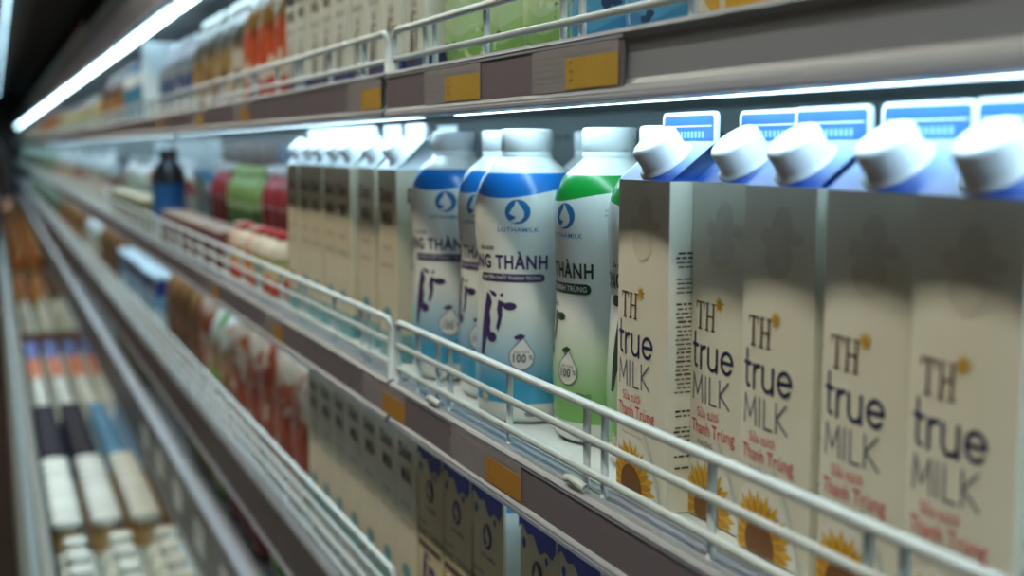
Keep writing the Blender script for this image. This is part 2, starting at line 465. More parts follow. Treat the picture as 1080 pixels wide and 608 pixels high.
def gable(root, w, d, h, rise, seal_h, mat, sealmat, rimmat, capmat, capr=.0165, text=True):
    mb = MB(); e = .0004
    r = Vector((0,d/2,h+rise))
    hw = w/2
    # front and back slopes
    mb.add([(-hw,0,h),(hw,0,h),(hw,d/2-.0008,h+rise),(-hw,d/2-.0008,h+rise)], [(0,1,2,3)], mat)
    mb.add([(-hw,d,h),(hw,d,h),(hw,d/2+.0008,h+rise),(-hw,d/2+.0008,h+rise)], [(3,2,1,0)], mat)
    # folded-in triangles on both ends
    for s in (-1,1):
        ap = (s*(hw-.026), d/2, h+rise-.002)
        A = (s*hw,0,h); B = (s*hw,d,h); T = (s*hw,d/2,h+rise)
        mb.add([A,B,ap,(s*hw,d/2-.0008,h+rise),(s*hw,d/2+.0008,h+rise)], [(0,1,2),(0,2,3),(1,2,4)], mat)
    top_ = mb.build('gable_top', root)
    # the flat seal fin
    z0 = h+rise-.001; z1 = z0+seal_h; c = .004; th = .0013
    o = [(-hw,z0),(hw,z0),(hw,z1-c),(hw-c*.3,z1-c*.3),(hw-c,z1),(-hw+c,z1),(-hw+c*.3,z1-c*.3),(-hw,z1-c)]
    mb = MB(); n = len(o)
    vs = [(x,d/2-th,z) for x,z in o]+[(x,d/2+th,z) for x,z in o]
    mb.add(vs, [tuple(range(n)),tuple(reversed(range(n,2*n)))]+[(k,n+k,n+(k+1)%n,(k+1)%n) for k in range(n)], rimmat)
    if sealmat is not rimmat:
        for s in (-1,1):
            yy = d/2+s*(th+.0003)
            q = [(-hw+.003,z0+.001),(hw-.003,z0+.001),(hw-.003,z1-.004),(hw-.0045,z1-.0025),(-hw+.0045,z1-.0025),(-hw+.003,z1-.004)]
            mb.add([(x,yy,z) for x,z in q], [tuple(range(6)) if s < 0 else tuple(reversed(range(6)))], sealmat)
        mb.add([(-hw+.005,d/2-th-.0005,z0+.0105),(hw-.005,d/2-th-.0005,z0+.0105),(hw-.005,d/2-th-.0005,z0+.0113),(-hw+.005,d/2-th-.0005,z0+.0113)], [(0,1,2,3)], rimmat)
        if text:
            random.seed(3)
            for k in range(9):
                x = -hw+.016+k*.0045
                mb.add([(x,d/2-th-.0005,z0+.003),(x+.003,d/2-th-.0005,z0+.003),(x+.003,d/2-th-.0005,z0+.0075),(x,d/2-th-.0005,z0+.0075)], [(0,1,2,3)], M('seal_pale_print',(0.22,0.42,0.70),.5,var=0))
    mb.build('seal_fin', root)
    # screw cap on the front slope
    N = Vector((0,-rise,d/2)).normalized(); c0 = Vector((0,d*.245,h+rise*.49)); 
    U = Vector((1,0,0)); V = N.cross(U)
    mb = MB(); n = 32
    prof = [(capr+.0035,-.0005),(capr+.0035,.0012),(capr+.0006,.0016),(capr+.0006,.004),(capr,.0046),(capr,.016),(capr-.0012,.0176),(capr-.004,.0182)]
    vs = []; fs = []
    for rr, zz in prof:
        for k in range(n):
            a = 2*PI*k/n; kk = rr*(1+(.012 if (k%2 and .004<zz<.0165) else 0)); vs.append(c0+N*zz+U*kk*math.cos(a)+V*kk*math.sin(a))
    for i in range(len(prof)-1):
        for k in range(n): fs.append((i*n+k, i*n+(k+1)%n, (i+1)*n+(k+1)%n, (i+1)*n+k))
    mb.add(vs, fs, capmat, True); mb.add(vs[-n:], [tuple(range(n))], capmat)
    mb.build('cap', top_)

def make_th(w=.0695, d=.070, h=.219):
    t = thing('milk_carton', '', 'milk carton')
    mb = MB(); carton_shell(mb, w, d, h, CREAM)
    lay = [0]
    def F(u, z):
        return (u, -bulge_at(u,z,w,h)-.00035-lay[0]*.00012, z)
    L = -w/2
    def put(shape, mat, layer=0):
        lay[0] = layer; mb.flat(shape, mat, F)
    put(([(x*.0160+L+.0105, y*.0178+.1255) for x,y in th_serif()[0]], th_serif()[1]), INK)
    put(xf(star2d(8,.0058,.0025), 1, L+.0395, .1435), GOLD)
    put(xf(true_word(), .0142, L+.0078, .1005), NAVY)
    put(xf(milk_word(.085), .0170, L+.0076, .0788), GREYINK)
    a = text2d('Sữa tươi', .0062, .003, 'LEFT', .88); put(xf(a,1,L+.0140,.0685), RED)
    a = text2d('Thanh Trùng', .0088, .003, 'LEFT', .79); put(xf(a,1,L+.0060,.0575), RED)
    a = text2d('ÍT ĐƯỜNG', .0033, .004, 'LEFT', .85); put(xf(a,1,L+.0145,.0500), NAVY)
    a = text2d('ÍT ĐƯỜNG - THANH TRÙNG', .0014, 0, 'LEFT', 1.2); put(xf(a,1,L+.012,.0440), GREYINK)
    # sunflower, cut off by the foot and the left edge
    def clip(m, x0, z0):
        bm = bmesh.new(); bv = [bm.verts.new((x,y,0)) for x,y in m[0]]
        for f in m[1]:
            try: bm.faces.new([bv[i] for i in f])
            except ValueError: pass
        for co, no in (((x0,0,0),(-1,0,0)),((0,z0,0),(0,-1,0)),((-x0,0,0),(1,0,0))):
            g = bm.verts[:]+bm.edges[:]+bm.faces[:]
            bmesh.ops.bisect_plane(bm, geom=g, plane_co=co, plane_no=no, clear_outer=True)
        bm.verts.index_update(); r = ([(v.co.x,v.co.y) for v in bm.verts], [[v.index for v in f.verts] for f in bm.faces]); bm.free(); return r
    def fl(m): return clip(xf(m,1.12,L+.024,.008), L+.0008, .0008)
    put(clip(xf(disc2d(0,0,.0335,.0345,40),1,L+.026,.010), L+.0008, .0008), M('flower_halo',(0.80,0.80,0.74),.5,var=0), 0)
    put(fl(petals2d(20,.012,.0300)), PETAL, 1)
    put(fl(([(x*math.cos(.157)-y*math.sin(.157), x*math.sin(.157)+y*math.cos(.157)) for x,y in petals2d(20,.010,.0265)[0]], petals2d(20,.010,.0265)[1])), M('sunflower_amber',(0.62,0.28,0.01),.5,var=.1), 2)
    put(fl(disc2d(0,0,.0135)), SEED, 3)
    put(stroke2d([(L+.041,.055),(L+.052,.037),(L+.060,.012),(L+.064,.001)], .0035), M('pale_swirl',(0.55,0.60,0.56),.5,var=0), 0)
    # faint cow picture printed on the upper panel
    def blob(cx, cz, rx, rz_): return xf(disc2d(0,0,rx,rz_,20),1,cx,cz)
    CB = M('faint_brown_print',(0.69,0.67,0.565),.5,var=.10,nscale=90)
    put(merge2d(blob(.006,.195,.010,.013), blob(.004,.178,.013,.012), blob(-.008,.190,.006,.005), blob(.019,.190,.007,.004)), CB, 0)
    # small print down the side panel
    random.seed(5); z = .172
    while z > .028:
        if random.random() < .12: z -= .005; continue
        a = random.uniform(.0,.004); y0 = .0045+a*.6; y1 = .058-random.uniform(0,.01)
        for sx in (1,):
            x = w/2+.0009
            hgt = random.choice((.0012,.0012,.0018))
            y = y0
            while y < y1:
                l = random.uniform(.002,.007)
                mb.add([(x,y,z),(x,min(y+l,y1),z),(x,min(y+l,y1),z+hgt*.75),(x,y,z+hgt*.75)], [(0,1,2,3)], INK); y += l+.0012
        z -= .0029
    b = mb.build('body', t)
    gm = grad_mat('th_gable_print', (0.006,0.055,0.30), (0.42,0.60,0.80), h+.003, h+.027)
    gable(t, w, d, h, .026, .0205, gm, SEALBLUE, M('seal_rim',(0.75,0.82,0.86),.4,var=0), CAPW)
    return t
TH = make_th()
thl = [(-.725,.400,'leftmost, next to the green-banded bottle'), (-.6549,.417,'second from the left, half hidden by its neighbour'),
       (-.5846,.410,'middle one of the five, third from the left'), (-.5030,.407,'second from the right'), (-.4300,.403,'rightmost and nearest the camera')]
DM = DZ['main']
for x, y, l in thl:
    place(TH, (x,y,DM), 0, 'tall cream milk carton with blue gable, '+l, 'front row of tall cream milk cartons')
for k, (x, y) in enumerate([(-.582,.494),(-.503,.491),(-.430,.489)]):
    place(TH, (x,y,DM), 0, 'cream milk carton behind the '+['middle','second from right','rightmost'][k]+' front carton, only its top showing', 'second row of tall cream milk cartons')

# ------------------------------------------------------------------ shaped milk bottles
PROF = [(.037,0),(.0425,.002),(.0445,.008),(.0450,.022),(.0462,.045),(.0462,.065),(.0450,.090),(.0438,.115),(.0436,.135),(.0448,.155),
        (.0462,.172),(.0465,.186),(.0455,.198),(.0425,.209),(.0375,.218),(.031,.2245),(.0255,.2285),(.0225,.231),(.0215,.2335)]
def pr(z):
    for (r0,z0),(r1,z1) in zip(PROF, PROF[1:]):
        if z0 <= z <= z1:
            k = (z-z0)/(z1-z0); return r0+(r1-r0)*k
    return PROF[-1][0]
def smooth_prof():
    out = []
    for i in range(61):
        z = .2335*i/60
        out.append(((pr(max(z-.003,0))+pr(z)*2+pr(min(z+.003,.2335)))/4 if .004 < z < .231 else pr(z), z))
    return out
SP = smooth_prof()
def spr(z):
    for (r0,z0),(r1,z1) in zip(SP, SP[1:]):
        if z0 <= z <= z1: return r0+(r1-r0)*(z-z0)/(z1-z0)
    return SP[-1][0]
def bottle_mat(name, band, low):
    t = NT(name); s = t.xyz(t.obj()); z = s[2]
    a = t.math('ARCTAN2', s[0], t.math('MULTIPLY', s[1], -1.0))
    W = (0.74,0.77,0.72)
    g = t.step(z, .105, .035); c = t.mix(g, W, low)
    c = t.mix(t.step(z, .0185, .018), c, (0.66,0.70,0.66))
    edge = t.math('MULTIPLY_ADD', t.math('SINE', t.math('MULTIPLY_ADD', a, 2.0, 2.3)), -.0042, .2015)
    under = t.math('LESS_THAN', z, .2185); over = t.math('GREATER_THAN', z, edge)
    c = t.mix(t.math('MULTIPLY', under, over), c, band)
    t.l(c, t.b.inputs['Base Color']); t.b.inputs['Roughness'].default_value = .22
    t.b.inputs['Subsurface Weight'].default_value = 0.0
    return t.m
def make_loth(kind):
    blue = kind == 'blue'
    t = thing('milk_bottle', '', 'milk bottle')
    bm_ = bottle_mat('bottle_sleeve_'+kind, (0.01,0.17,0.55) if blue else (0.008,0.27,0.035), (0.05,0.33,0.56) if blue else (0.20,0.45,0.14))
    mb = MB(); mb.lathe(SP, bm_, 56)
    lay = [0]
    def F(u, z):
        r = spr(z)+.00025+lay[0]*.00015; a = u/.0465
        return (r*math.sin(a), -r*math.cos(a), z)
    def put(shape, mat, layer=0, dx=0, dz=0, k=1.0):
        lay[0] = layer; mb.flat(xf(shape,k,dx,dz), mat, F, .0035)
    main_ink = PURPLE if blue else DKGREEN
    # round emblem: blue disc with a white drop and head shape
    put(disc2d(0,0,.0112,.0105), LOGOBLUE, 1, 0, .186)
    q = [(213,306),(228,325),(241,345),(241,362),(228,377),(205,383),(190,377),(205,371),(213,362),(200,358),(188,352),(196,338),(206,325)]
    put(poly2d([((x-218)*.00025, -(y-345)*.00025) for x,y in q]), WHITE, 2, 0, .186)
    put(text2d('LOTHAMILK', .0040, .006, 'CENTER', 1.2), LOGOBLUE, 1, 0, .1685)
    put(text2d('sữa tươi', .0038, .02, 'LEFT'), INK, 1, -.044, .1525)
    put(text2d('LONG THÀNH', .0120, .028, 'RIGHT', .80), main_ink, 1, .0275, .1365)
    put(stroke2d([(-.040,0),(-.03,0),(-.02,0),(-.01,0),(0,0),(.01,0),(.0215,0)], .0072 if blue else .0085), main_ink, 1, 0, .1285 if blue else .1275)
    put(text2d('NGUYÊN CHẤT THANH TRÙNG' if blue else 'THANH TRÙNG', .0030 if blue else .0044, .01, 'RIGHT', 1.0), WHITE, 2, .0215, .1272 if blue else .1255)
    put(([(x*1.3,y) for x,y in cow2d()[0]], cow2d()[1]), main_ink if not blue else PURPLE, 1, -.0245, .0895, .00024)
    put(stroke2d(drop_outline(.0110), .0007, True), main_ink, 2, .0035, .0600)
    put(poly2d(drop_outline(.0110)), WHITE, 1, .0035, .0600)
    put(poly2d([(-.006,.0),(0,.0028),(.005,.0012),(.001,-.002),(-.004,-.0022)]), main_ink, 3, .0025, .0775)
    put(text2d('SỮA TƯƠI', .0021, .005, 'CENTER'), main_ink, 3, .0035, .0632)
    put(text2d('100', .0072, .022, 'CENTER', .80), main_ink, 3, .0018, .0555)
    put(text2d('%', .0040, .01, 'CENTER', .9), main_ink, 3, .0115, .0578)
    put(text2d('CÓ ĐƯỜNG' if blue else 'KHÔNG ĐƯỜNG', .0032, .006, 'CENTER', 1.2), LOGOBLUE if blue else DKGREEN, 1, .006, .0400)
    put(text2d('NSX 12-01', .0026, 0, 'CENTER'), TINY, 1, .045, .190)
    put(text2d('HSD 25-01', .0026, 0, 'CENTER'), TINY, 1, .045, .186)
    put(xf(disc2d(0,0,.006,.0028,14)), TINY, 1, .012, .0095)
    # a spiky crown of light print at the left of the foot
    put(star2d(9,.007,.003), M('pale_gold_print',(0.55,0.52,0.34),.5,var=0), 1, -.036, .022)
    mb.build('body', t)
    mb = MB()
    n = 64; prof = [(.0225,.2325),(.0228,.236),(.0222,.2365),(.0222,.2378),(.0232,.2382),(.0232,.2545),(.0222,.2565),(.019,.257)]
    vs = []; fs = []
    for rr, zz in prof:
        for k in range(n):
            a = 2*PI*k/n; q_ = rr*(1-(.014 if (k%2 and .238<zz<.256) else 0)); vs.append((q_*math.cos(a), q_*math.sin(a), zz))
    for i in range(len(prof)-1):
        for k in range(n): fs.append((i*n+k, i*n+(k+1)%n, (i+1)*n+(k+1)%n, (i+1)*n+k))
    mb.add(vs, fs, CAPW, True); mb.add(vs[-n:], [tuple(range(n))], CAPW)
    mb.build('cap', t)
    return t
LB = make_loth('blue'); LG = make_loth('green')
def cam_az(x, y): return math.atan2(-x, y)
for proto, x, y, rot, lab in [
    (LB,-1.009,.4386,-10,'white bottle with blue band, whole cow head and 100% drop clearly in view'),
    (LB,-1.22,.448,-12,'leftmost white bottle with blue band, beside the blurred tan cartons'),
    (LB,-1.108,.459,-38,'blue-banded white bottle squeezed between and behind two others of its kind'),
    (LG,-.906,.468,-50,'white bottle with green band and green foot, logo turned to the left'),
    (LG,-.808,.468,-14,'green-banded white bottle mostly hidden by the leftmost tall cream carton'),
    (LB,-1.098,.553,10,'white bottle in the second row behind the green-banded bottle, mostly its cap showing')]:
    place(proto, (x,y,DM), cam_az(x,y)+math.radians(rot), lab, 'white milk bottles on the middle shelf')

# ------------------------------------------------------------------ tan cartons
def make_dalat(tall=.216, white=False, name='milk_carton'):
    w, d = .070, .070
    t = thing(name, '', 'milk carton')
    body = band_mat('dalat_print'+('_w' if white else ''), [(0,(0.10,0.30,0.34)),(.018,(0.20,0.36,0.37)),(.030,(0.62,0.56,0.41))] if not white else
                    [(0,(0.03,0.04,0.16)),(.036,(0.62,0.66,0.60))])
    mb = MB(); carton_shell(mb, w, d, tall, body, .001)
    for face in (0,1):
        def F(u, z, face=face):
            if face == 0: return (u, -.0014, z)
            return (w/2+.0009, u+d/2, z)
        if not white:
            mb.flat(xf(text2d('Dalat',.0155,.03,'CENTER',.85),1,0,.180), INK, F)
            mb.flat(xf(text2d('Milk',.0155,.03,'CENTER',.85),1,.004,.154), INK, F)
            mb.flat(xf(text2d('Sữa tươi',.006,.01,'CENTER'),1,0,.125), TINY, F)
            mb.flat(xf(text2d('thanh trùng',.006,.01,'CENTER'),1,0,.105), TINY, F)
            mb.flat(xf(disc2d(0,0,.014,.009),1,.0,.05), M('teal_print',(0.12,0.30,0.36),.5), F)
        else:
            mb.flat(xf(text2d('Dalat',.0160,.025,'CENTER',.85),1,0,.143), INK, F)
            mb.flat(xf(text2d('Milk',.0160,.025,'CENTER',.85),1,.004,.119), INK, F)
            mb.flat(xf(text2d('Sữa tươi',.008,.01,'CENTER'),1,0,.100), TINY, F)
            mb.flat(xf(text2d('Sữa',.009,.01,'CENTER'),1,0,.083), TINY, F)
            mb.flat(xf(cow2d(),.00030,.000,.046), INK, F)
    mb.build('body', t)
    gable(t, w, d, tall, .034, .018, M('dalat_gable',(0.72,0.78,0.80),.4), M('dalat_gable',(0.72,0.78,0.80),.4), M('dalat_gable',(0.72,0.78,0.80),.4), CAPW, .015, False)
    return t
DA = make_dalat(); DW = make_dalat(white=True)
xs = [-1.815,-1.744,-1.673,-1.602,-1.531]
for k, x in enumerate(xs):
    place(DA, (x,.410+.002*(k%2),DM), 0, 'narrow tan milk carton with dark lettering, %s from the left in its block' % ORD[k], 'blurred tan milk cartons on the middle shelf')
place(DA, (-1.452,.418,DM), 0, 'tan milk carton whose white side with small print faces the camera', 'blurred tan milk cartons on the middle shelf')
place(DA, (-1.345,.412,DM), 0, 'tan milk carton just left of the leftmost white bottle', 'blurred tan milk cartons on the middle shelf')
for k in range(4):
    place(DA, (-1.79+.11*k,.492,DM), 0, 'white-topped milk carton in the second row behind the tan block', 'second row of tan milk cartons')
DL = DZ['lower']
for k in range(7):
    place(DA, (-1.278-.0715*k,.410,DL), 0, 'tan milk carton under the middle shelf, %s to the left of the navy-topped cartons' % ORD[k], 'tan milk cartons on the lower shelf')
# navy wave cartons under the middle rail
def make_wave():
    w, d, h = .076, .070, .222
    t = thing('milk_carton', '', 'milk carton')
    cream = M('wave_cream',(0.62,0.54,0.34),.5,var=.04)
    mb = MB(); carton_shell(mb, w, d, h, cream, .0012)
    nb = M('wave_navy',(0.02,0.035,0.24),.45,var=0)
    pts = [(-w/2,h-.024)]
    n = 24
    for k in range(n+1):
        a = k/n; pts.append((-w/2+w*a, h-.030+.006*math.sin(a*6.0+.5)+.003*math.sin(a*19)))
    pl = pts[1:]+[(w/2,h-.0005),(-w/2,h-.0005)]
    f0 = lambda u, z: (u,-.0018,z); f1 = lambda u, z: (u,-.0020,z)
    mb.flat(poly2d(pl), nb, f0)
    for cx, cz, r in ((-.026,h-.037,.004),(.020,h-.040,.003),(.030,h-.031,.004)): mb.flat(xf(disc2d(0,0,r,r*1.2),1,cx,cz), nb, f0)
    mb.flat(xf(disc2d(0,0,.0115,.0125),1,.002,h-.058), PURPLE, f0)
    mb.flat(poly2d([(x*.00027,y*.00027+h-.058) for x,y in [(-5,39),(10,20),(26,0),(26,-17),(12,-32),(-12,-38),(8,-20),(-8,-12),(-20,-5),(-12,8)]]), cream, f1)
    mb.flat(xf(text2d('LOTHAMILK',.0045,.02,'CENTER'),1,.004,h-.080), PURPLE, f0)
    mb.flat(xf(text2d('sữa tươi',.005,.01,'LEFT'),1,-.034,h-.098), INK, f0)
    mb.flat(xf(text2d('LONG THÀNH',.0085,.03,'CENTER',.95),1,0,h-.112), INK, f0)
    mb.flat(stroke2d([(-.032,h-.121),(.032,h-.121)],.0065), INK, f0)
    mb.flat(xf(cow2d(),.00034,-.008,h-.165), PURPLE, f0)
    mb.flat(xf(disc2d(0,0,.010,.012),1,.022,h-.178), M('wave_teal',(0.10,0.25,0.35),.5), f0)
    x = w/2+.0009
    mb.add([(x,.002,h-.026),(x,.068,h-.026),(x,.068,h-.001),(x,.002,h-.001)], [(0,1,2,3)], M('wave_sky',(0.03,0.22,0.55),.4,var=0))
    mb.add([(x-.0002,.002,.0),(x-.0002,.068,0),(x-.0002,.068,h-.026),(x-.0002,.002,h-.026)], [(0,1,2,3)], WHITE)
    z = h-.045; random.seed(9)
    while z > h-.10:
        mb.add([(x,.02,z),(x,.058,z),(x,.058,z+.0022),(x,.02,z+.0022)], [(0,1,2,3)], INK); z -= .006
    mb.add([(x,.02,h-.13),(x,.058,h-.13),(x,.058,h-.11),(x,.02,h-.11)], [(0,1,2,3)], INK)
    mb.build('body', t)
    G = M('wave_navy_gable',(0.02,0.035,0.24),.45,var=0)
    gable(t, w, d, h, .014, .008, G, G, G, CAPW, .008, False)
    return t
WV = make_wave()
for k, x in enumerate([-1.196,-1.114,-1.032,-.918,-.838,-.755]):
    place(WV, (x,.41,DL), 0, 'cream carton with navy wave top under the price rail, %s' % ['leftmost of six','second from the left','third from left, white side showing','fourth from the left','fifth from the left','rightmost, cut by the frame'][k], 'navy-topped milk cartons on the lower shelf')

# ------------------------------------------------------------------ generic packs
def k_pouch(name, cat, w, h, d, mat, topmat, ribs=False):
    t = thing(name, '', cat); mb = MB(); n = 10; vs = []; fs = []
    def row(b):
        thick = d/2*(math.sin(PI*min(b*1.15+.02,1))**.55 if b < .87 else math.sin(PI*min(.87*1.15+.02,1)))
        return thick
    hh = h*.88
    for s in (-1,1):
        o = len(vs)
        for j in range(n+1):
            b = j/n; env = (1-abs(2*b-1.0)**3)*.92+.08 if b > .5 else 1-.35*(1-2*b)**4
            for i in range(n+1):
                a = i/n; e = (1-abs(2*a-1)**2.4)**.7
                ww = w*(1-.05*math.sin(PI*b))
                vs.append(((a-.5)*ww, s*(d/2*env*e+.0006)+random.uniform(-1,1)*.0012, b*hh))
        for j in range(n):
            for i in range(n):
                q = (o+j*(n+1)+i, o+j*(n+1)+i+1, o+(j+1)*(n+1)+i+1, o+(j+1)*(n+1)+i)
                fs.append(q if s < 0 else q[::-1])
    N = (n+1)*(n+1)
    for j in range(n):
        for i in (0,n):
            a = j*(n+1)+i; b_ = a+n+1; fs.append((a,b_,N+b_,N+a) if i == 0 else (a,N+a,N+b_,b_))
    for i in range(n): fs.append((i,N+i,N+i+1,i+1))
    mb.add(vs, fs, mat, True); mb.build('body', t)
    mb = MB(); k = 14; vs = []; fs = []
    for j, z in enumerate((hh-.002,h)):
        for i in range(k+1):
            vs.append(((i/k-.5)*w*.97, .0012*math.sin(i*2.1)+.002*math.sin(i*.5)*j, z))
    for i in range(k): fs.append((i,i+1,k+2+i,k+1+i))
    mb.add(vs, fs, topmat, True); o = mb.build('top_seal', t)
    s = o.modifiers.new('thick','SOLIDIFY'); s.thickness = .0012
    return t
def k_bottle(name, cat, r, h, body, capm, labm=None, neck=.4, capr=None):
    t = thing(name, '', cat); mb = MB(); cr = capr or r*.5
    mb.lathe([(r*.86,0),(r*.97,.003),(r,.010),(r,h*.30),(r*.93,h*.40),(r*.96,h*.52),(r,h*.62),(r*.95,h*.74),(r*.72,h*.83),(cr*.95,h*.88),(cr*.92,h*.91)], body, 20); bd = mb.build('body', t)
    mb = MB(); mb.lathe([(cr,h*.90),(cr*1.06,h*.905),(cr*1.06,h*.985),(cr*.95,h)], capm, 18); mb.build('cap', t)
    if labm:
        mb = MB(); mb.lathe([(r*1.012,h*.10),(r*1.012,h*.30),(r*.945,h*.40),(r*.975,h*.52),(r*1.012,h*.62)], labm, 20, cap=False); mb.build('label', bd)
    return t
def k_box(name, cat, w, d, h, mat, lidm):
    t = thing(name, '', cat); mb = MB(); mb.box(-w/2,w/2,0,d,0,h*.93,mat); mb.build('body', t, bevel=.002)
    mb = MB(); mb.box(-w/2-.0015,w/2+.0015,-.0015,d+.0015,h*.932,h,lidm); mb.build('lid', t, bevel=.0015)
    return t
def k_cup(name, cat, r, h, mat, lidm):
    t = thing(name, '', cat); mb = MB(); mb.lathe([(r*.74,0),(r*.78,.003),(r*.97,h*.93)], mat, 20); mb.build('cup', t)
    mb = MB(); mb.lathe([(r*1.04,h*.932),(r*1.06,h*.95),(r*1.04,h*.985),(r*.9,h)], lidm, 20); mb.build('lid', t)
    return t
def C(n, c, r=.4):
    if n in _M: return _M[n]
    t = NT(n); q = t.math('MULTIPLY_ADD', t.n('ShaderNodeObjectInfo').outputs['Random'], 0.32, 0.0)
    f = t.math('MULTIPLY_ADD', t.noise(60, 3), 0.12, q)
    t.l(t.mix(f, c, tuple(x*.45 for x in c)), t.b.inputs['Base Color']); t.b.inputs['Roughness'].default_value = r
    _M[n] = t.m; return t.m

def run(proto, x1, x0, pitch, y, z, label, group, rows=1, rp=.07, jr=.06, jy=.004, order=True):
    """fill from x1 (near, right) to x0 (far, left)"""
    n = max(1, int(abs(x1-x0)/pitch+.3))
    rnd = random.Random(int(abs(x1*1000)+z*77))
    for q in range(rows):
        for k in range(n):
            x = x1-pitch*(k+.5)
            if order and rows == 1 and n <= 12 and n > 1: lab = label+', %s from the right' % ORD[k]
            elif order and rows > 1 and n <= 12: lab = label
            else: lab = label
            pr_ = proto[rnd.randrange(len(proto))] if isinstance(proto, list) else proto
            place(pr_, (x, y+q*rp+rnd.uniform(0,jy), z), rnd.uniform(-jr,jr), lab, group if (n > 1 or rows > 1) else None)

DU, DB, DT = DZ['upper'], DZ['base'], DZ['top']
# ---- upper shelf, right part
random.seed(11)
green_c = k_pouch('milk_pouch','milk pouch',.095,.20,.05, band_mat('green_pouch',[(0,(0.11,0.24,0.05)),(.022,(0.17,0.33,0.09)),(.035,(0.30,0.48,0.20)),(.05,(0.40,0.56,0.32))],wob=.006,blot=[(0.52,0.64,0.46),(0.10,0.14,0.05)],bscale=40,bth=.66), C('pale_green_film',(0.42,0.58,0.36)))
run(green_c, -.915, -1.205, .096, .445, DU, 'pale green milk pouch with dark cow print on the upper shelf', 'green milk pouches on the upper shelf', jr=.02)
run(DW, -1.215, -1.86, .0715, .412, DU, 'white milk carton with navy foot on the upper shelf', 'white milk cartons on the upper shelf', jr=.01)
blue_c = k_pouch('milk_pouch','milk pouch',.092,.20,.05, band_mat('blue_pouch',[(0,(0.04,0.20,0.40)),(.03,(0.07,0.30,0.50)),(.06,(0.12,0.36,0.56))],wob=.006,blot=[(0.02,0.05,0.12),(0.30,0.50,0.62)],bscale=30,bth=.62), C('pale_blue_film',(0.35,0.52,0.66)))
run(blue_c, -.725, -.905, .092, .440, DU, 'blue milk pouch with dark round badge on the upper shelf', 'blue milk pouches on the upper shelf', jr=.02)
yel_c = k_pouch('snack_pouch','pouch',.085,.20,.05, band_mat('yellow_pouch',[(0,(0.60,0.33,0.02)),(.03,(0.72,0.45,0.04)),(.07,(0.55,0.50,0.40))],blot=[(0.60,0.55,0.42)],bscale=20,bth=.6), C('cream_film',(0.6,0.56,0.45)))
run(yel_c, -.45, -.715, .088, .440, DU, 'yellow and orange pouch on the upper shelf above the cream cartons', 'yellow pouches on the upper shelf', jr=.02)
# ---- upper shelf, left and far part
red_b = k_pouch('snack_bag','bag',.118,.235,.07, band_mat('red_orange_bag',[(0,(0.42,0.05,0.03)),(.05,(0.55,0.50,0.42)),(.075,(0.48,0.08,0.03)),(.14,(0.50,0.24,0.06)),(.17,(0.6,0.57,0.48))],wob=.006,blot=[(0.6,0.5,0.4)],bscale=14,bth=.6), C('red_film',(0.6,0.08,0.05)))
run(red_b, -1.88, -2.26, .125, .450, DU, 'red and orange bag on the upper shelf', 'red and orange bags on the upper shelf')
tan_b = k_pouch('snack_bag','bag',.15,.215,.07, band_mat('golden_bag',[(0,(0.42,0.36,0.30)),(.05,(0.33,0.21,0.08)),(.12,(0.20,0.18,0.14)),(.17,(0.5,0.5,0.44))],wob=.01,blot=[(0.50,0.46,0.38),(0.16,0.08,0.04)],bscale=12,bth=.58), C('pale_film',(0.62,0.62,0.55)))
run(tan_b, -2.28, -2.9, .155, .455, DU, 'golden brown bag on the upper shelf', 'golden brown bags on the upper shelf')
navw = k_pouch('snack_bag','bag',.14,.20,.06, band_mat('navy_white_bag',[(0,(0.5,0.5,0.5)),(.05,(0.04,0.09,0.22)),(.11,(0.40,0.42,0.42)),(.15,(0.65,0.6,0.68))],wob=.008,blot=[(0.5,0.5,0.55)],bscale=14,bth=.6), C('white_film',(0.7,0.7,0.72)))
run(navw, -2.95, -3.5, .145, .455, DU, 'white and navy bag on the upper shelf beside the pale divider', 'white and navy bags on the upper shelf')
mb = MB(); mb.box(-3.575,-3.565,YF+.035,YB-.016,DU+.001,DU+.225,M('divider_white',(0.75,0.85,0.88),.3)); tag(mb.build('shelf_divider', bevel=.001), 'pale upright divider panel on the upper shelf', 'divider')
wb = k_bottle('yogurt_bottle','bottle',.042,.19, C('milk_white',(0.72,0.78,0.76)), C('cap_blue',(0.05,0.2,0.45)), C('label_blue',(0.08,0.3,0.5)))
run(wb, -3.60, -4.25, .09, .445, DU, 'white bottle with blue cap beyond the upper shelf divider', 'white and blue bottles on the upper shelf')
brn = k_pouch('snack_bag','bag',.17,.21,.08, band_mat('brown_bag',[(0,(0.16,0.10,0.07)),(.05,(0.38,0.14,0.04)),(.15,(0.22,0.07,0.04))],wob=.01,blot=[(0.42,0.26,0.10)],bscale=10,bth=.58), C('brown_film',(0.2,0.08,0.05)))
run([brn,tan_b], -4.3, -5.5, .18, .46, DU, 'brown printed bag far along the upper shelf', 'brown bags far along the upper shelf', order=False)
mixg = k_pouch('snack_bag','bag',.17,.17,.08, band_mat('green_red_bag',[(0,(0.4,0.4,0.32)),(.04,(0.30,0.38,0.16)),(.11,(0.48,0.14,0.10)),(.14,(0.6,0.6,0.5))],wob=.01,blot=[(0.5,0.42,0.1),(0.6,0.6,0.55)],bscale=11,bth=.58), C('pale_film',(0.6,0.6,0.5)))
run(mixg, -5.55, -8.8, .19, .46, DU, 'green, red and yellow bag deep along the upper shelf', 'mixed bags deep along the upper shelf', order=False)
run(brn, -8.9, -12.4, .2, .46, DU, 'dark brown bag towards the far end of the upper shelf', 'dark bags at the far end of the upper shelf', order=False)
run(mixg, -12.5, -20.5, .22, .46, DU, 'pale mixed bag at the far end of the upper shelf', 'pale bags at the far end of the upper shelf', order=False)

